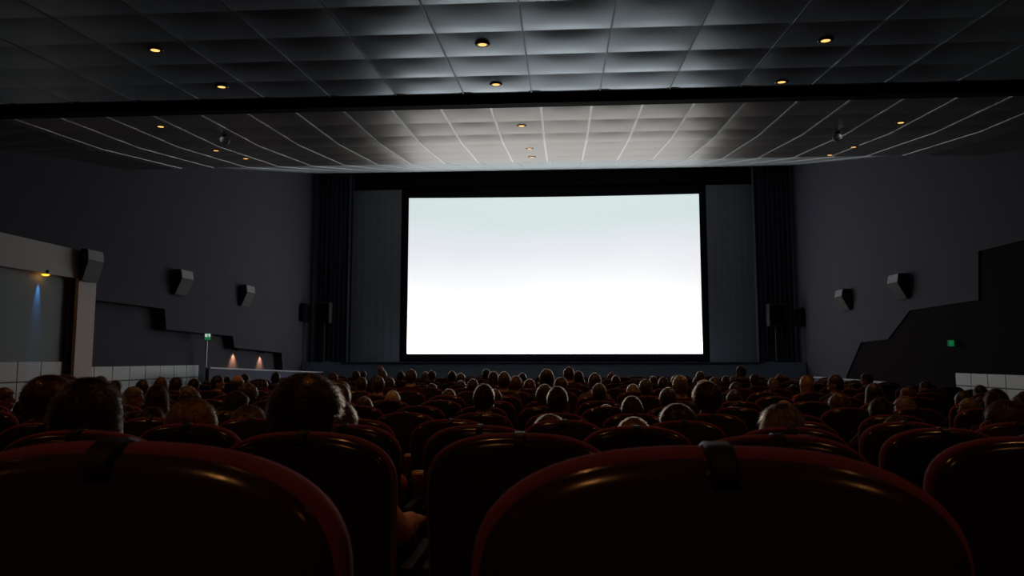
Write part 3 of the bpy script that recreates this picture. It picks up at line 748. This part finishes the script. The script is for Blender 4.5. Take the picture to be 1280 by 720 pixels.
HWID = {}
def hair_mesh(kind, seed, fuzz):
    rnd = random.Random(seed)
    bm = new()
    rx, ry, rz = .0845, .103, .1215
    if kind in 'co': rx, ry, rz = .097, .113, .132
    if kind in 'lf': rx, ry, rz = .091, .108, .126
    bmesh.ops.create_uvsphere(bm, u_segments=40, v_segments=28, radius=1)
    def keep(c_):
        x, y, z = c_
        if kind == 'b':
            return -.62 < z < .35 and y < .45 and not (z > .12 and y > -.5 and abs(x) < .55)
        if z > .42: return True
        low = -.60 if kind not in 'lof' else -.97
        if kind in 'lof': return y < .30 - max(0, .2 - z) * .1 and z > low
        side = y < .12 and not (abs(x) > .75 and z < -.02 and y > -.32)
        return side and z > low or (z > .18 and y < .62)
    dele = [f for f in bm.faces if not keep(f.calc_center_median())]
    bmesh.ops.delete(bm, geom=dele, context='FACES')
    off = Vector((seed * 3.1, seed * 1.7, seed))
    amp = {'c': .10, 'w': .05, 'o': .05, 'l': .025, 'f': .025}.get(kind, .03); fr = 7 if kind == 'c' else 3.5
    for v in bm.verts:
        d = v.co.copy()
        k = 1 + amp * noise.noise(d * fr + off) + amp * .6 * noise.noise(d * fr * 2.4 + off)
        p = Vector((d.x * rx * k, d.y * ry * k, d.z * rz * k))
        if kind in 'lo' and d.z < .05:                # hair falls to the shoulders
            t = (.05 - d.z); p.z = .05 * rz - t * (.17 if kind == 'l' else .15) * 1.05
            q = Vector((d.x, d.y)).normalized() if Vector((d.x, d.y)).length > 1e-4 else Vector((0, -1))
            wdt = 1 + .22 * min(1, t * 1.4) * (1 if kind == 'o' else .6)
            p.x = q.x * rx * k * wdt; p.y = max(-.088, min(.03, q.y * ry * k * .93))
        if kind == 'f' and d.z < 0:
            t = -d.z; p.z = -t * .13; q = Vector((d.x, d.y)).normalized() if Vector((d.x, d.y)).length > 1e-4 else Vector((0, -1))
            p.x = q.x * rx * k * (1.03 - .10 * t); p.y = min(.03, q.y * ry * k * (1 - .1 * t))
        v.co = p
    HWID[kind, fuzz > 1000] = 2 * max(abs(v.co.x) for v in bm.verts)
    bm.normal_update()
    surf = [(f.calc_center_median().copy(), f.normal.copy()) for f in bm.faces]
    r = bmesh.ops.solidify(bm, geom=bm.faces[:], thickness=.009)
    for f in bm.faces: f.smooth = True
    for _ in range(fuzz):                             # loose strands that catch the light along the outline
        c_, n_ = rnd.choice(surf)
        if c_.length_squared == 0: continue
        n_ = c_.normalized()
        t = n_.cross(Vector((rnd.gauss(0, 1), rnd.gauss(0, 1), rnd.gauss(0, 1)))).normalized()
        if kind not in 'c': t = (t + Vector((0, -.3, -1.1)) - n_ * (n_.dot(Vector((0, -.3, -1.1))))).normalized()
        ln = rnd.uniform(.014, .034) * (1.5 if kind in 'clo' else 1)
        wdir = t.cross(n_) * (.0009 if fuzz > 1000 else .0016)
        a = c_ + n_ * -.002; b = a + t * ln * .55 + n_ * rnd.uniform(.002, .006); e = a + t * ln + n_ * rnd.uniform(.0, .007)
        q = [bm.verts.new(v) for v in (a + wdir, a - wdir, b - wdir * .8, b + wdir * .8, e)]
        for f in (bm.faces.new((q[0], q[1], q[2], q[3])), bm.faces.new((q[3], q[2], q[4]))): f.material_index = 1
    me = bpy.data.meshes.new('hair'); bm.to_mesh(me); bm.free(); me.materials.append(HM[kind]); me.materials.append(SM[kind])
    return me
hairs = {}
for i, kd in enumerate('skrgwblfco'):
    hairs[kd] = [hair_mesh(kd, i * 3 + j + 1, 520) for j in range(2)]
    hairs[kd + '+'] = [hair_mesh(kd, i * 5 + j + 40, 4600) for j in range(2)]
TOPS = [mat(n_, c_, .85, var=.2, vscale=30, spec=.2) for n_, c_ in (('black cloth', (.012, .012, .014)), ('navy cloth', (.02, .025, .05)), ('charcoal cloth', (.04, .04, .045)), ('brown cloth', (.06, .035, .022)), ('maroon cloth', (.07, .015, .02)), ('grey cloth', (.14, .14, .15)))]
TAN = mat('tan cloth', (.70, .40, .27), .85, var=.15, vscale=30)
ORANGE = mat('orange cloth', (.55, .14, .035), .85, var=.15, vscale=30)
PALE = mat('pale collar cloth', (.5, .46, .42), .85)
PANT = [mat('dark denim', (.015, .018, .03), .9), mat('black trousers', (.012, .011, .012), .9), mat('brown trousers', (.035, .024, .018), .9)]
SHOE = mat('black shoe leather', (.012, .010, .010), .4)
clothed = {}
def dressed(me, m, kind):
    key = (me.name, m.name)
    if key not in clothed:
        c_ = me.copy(); c_.name = kind; c_.materials.clear(); c_.materials.append(m); clothed[key] = c_
    return clothed[key]
special_top = {(384, 466.5): TAN, (1008, 469.5): ORANGE, (421, 499): ORANGE, (465, 480): PALE}
def link(name, me, parent):
    o = bpy.data.objects.new(name, me); COL.objects.link(o); o.parent = parent; return o
special = {
 (384, 466.5): 'person with a big round head of dark hair in the second row, resting an elbow',
 (113, 476): 'person with long brown hair rimmed by light at the left of the second row',
 (240, 499): 'person with a fair bowl haircut sunk low in the third row',
 (977, 508.5): 'person with long spreading grey hair in the third row',
 (60, 468): 'person with auburn hair at the left end of the third row',
 (421, 499): 'person in orange half hidden behind the big dark head in the second row',
 (838.5, 478.5): 'person with tall dark curly hair rising behind the rounded dark head',
 (847, 504): 'person with a rounded dark head right of the middle of the fourth row',
 (792, 528): 'person with fair hair just peeking over a seat of the third row',
 (1258, 501): 'person with cropped auburn hair at the right end of the fourth row',
 (297, 467.5): 'person with a bald crown glowing orange below the left wall lamp',
 (1008, 469.5): 'person with fair hair in an orange top left of the right ramp rail',
}
pn = 0
for k in sorted(seats):
    Y = ROWS[k - 1]
    occ = [q for q in seats[k] if q[1]]
    for n, (sx, p) in enumerate(occ, 1):
        px, top, wpx, hair, turn, _ = p[1]
        x = min(sx + .04, max(sx - .04, p[0])) if k <= 4 else sx
        ln = round(min(.12, max(-.12, p[0] - x)), 2) if k <= 4 else 0
        tz = atY(px, top, Y + .305).z; fz = floor_z(Y)
        H = tz - fz - .016
        step = .01 if k <= 4 else .04
        Hq = round(min(1.38, max(1.0, H)) / step) * step; Hq = round(Hq, 3)
        sc = 1.0
        tq = round(turn / 30) * 30
        me, hc, tp, tr, so = body(Hq, tq, ln, (k, sx) in ((3, -.99), (4, -1.30)))
        root = bpy.data.objects.new('person', me); COL.objects.link(root)
        root.location = (x, Y + .03, fz + .004)
        if k > 4: root.scale = (1, 1, min(1.03, max(.97, H / Hq)))
        lab = special.get((px, top)) or f'person with {DESC[hair]}, {ORD[n]} person from left in the {ORD[k]} row ahead'
        tag(root, lab, 'person', 'audience watching the screen')
        tm = special_top.get((px, top)) or TOPS[(pn * 7 + k) % len(TOPS)]
        link('top', dressed(tp, tm, 'top'), root); link('trousers', dressed(tr, PANT[(pn * 5 + 1) % 3], 'trousers'), root); link('shoes', dressed(so, SHOE, 'shoes'), root)
        hk = hair + '+' if k <= 5 else hair
        ho = link('hair', hairs[hk][pn % 2], root); ho.location = hc
        ho.rotation_euler = (0, 0, R(tq) + random.uniform(-.12, .12))
        want = wpx * (Y + .305) / F / (HWID[hair, k <= 5] + .008)
        s_ = min(1.5 if k <= 4 else 1.22, max(1.0, want)); ho.scale = (s_, min(1.10, s_), 1.0)
        pn += 1

# paper cups standing on the armrest fronts in the gap between the seats
def cup(label, x, k, dy):
    z = floor_z(ROWS[k - 1]) + .614
    t = thing('paper_cup', label, 'cup', (x, ROWS[k - 1] + dy, z), group='paper cups')
    bm = new(); lathe(bm, [(.026, 0), (.040, .10), (.041, .103)], 24); obj('cup_body', bm, M['paper'], t, True)
    bm = new(); lathe(bm, [(.0425, .098), (.0435, .104), (.040, .112), (.036, .116)], 24); obj('lid', bm, M['lid'], t, True)
print('seats', count, 'people', pn)
cup('tan paper cup with lid on an armrest of the third row', -.99 + .268, 3, .50)
cup('tan paper cup on an armrest of the fourth row, farther one', -1.30 + .268, 4, .50)
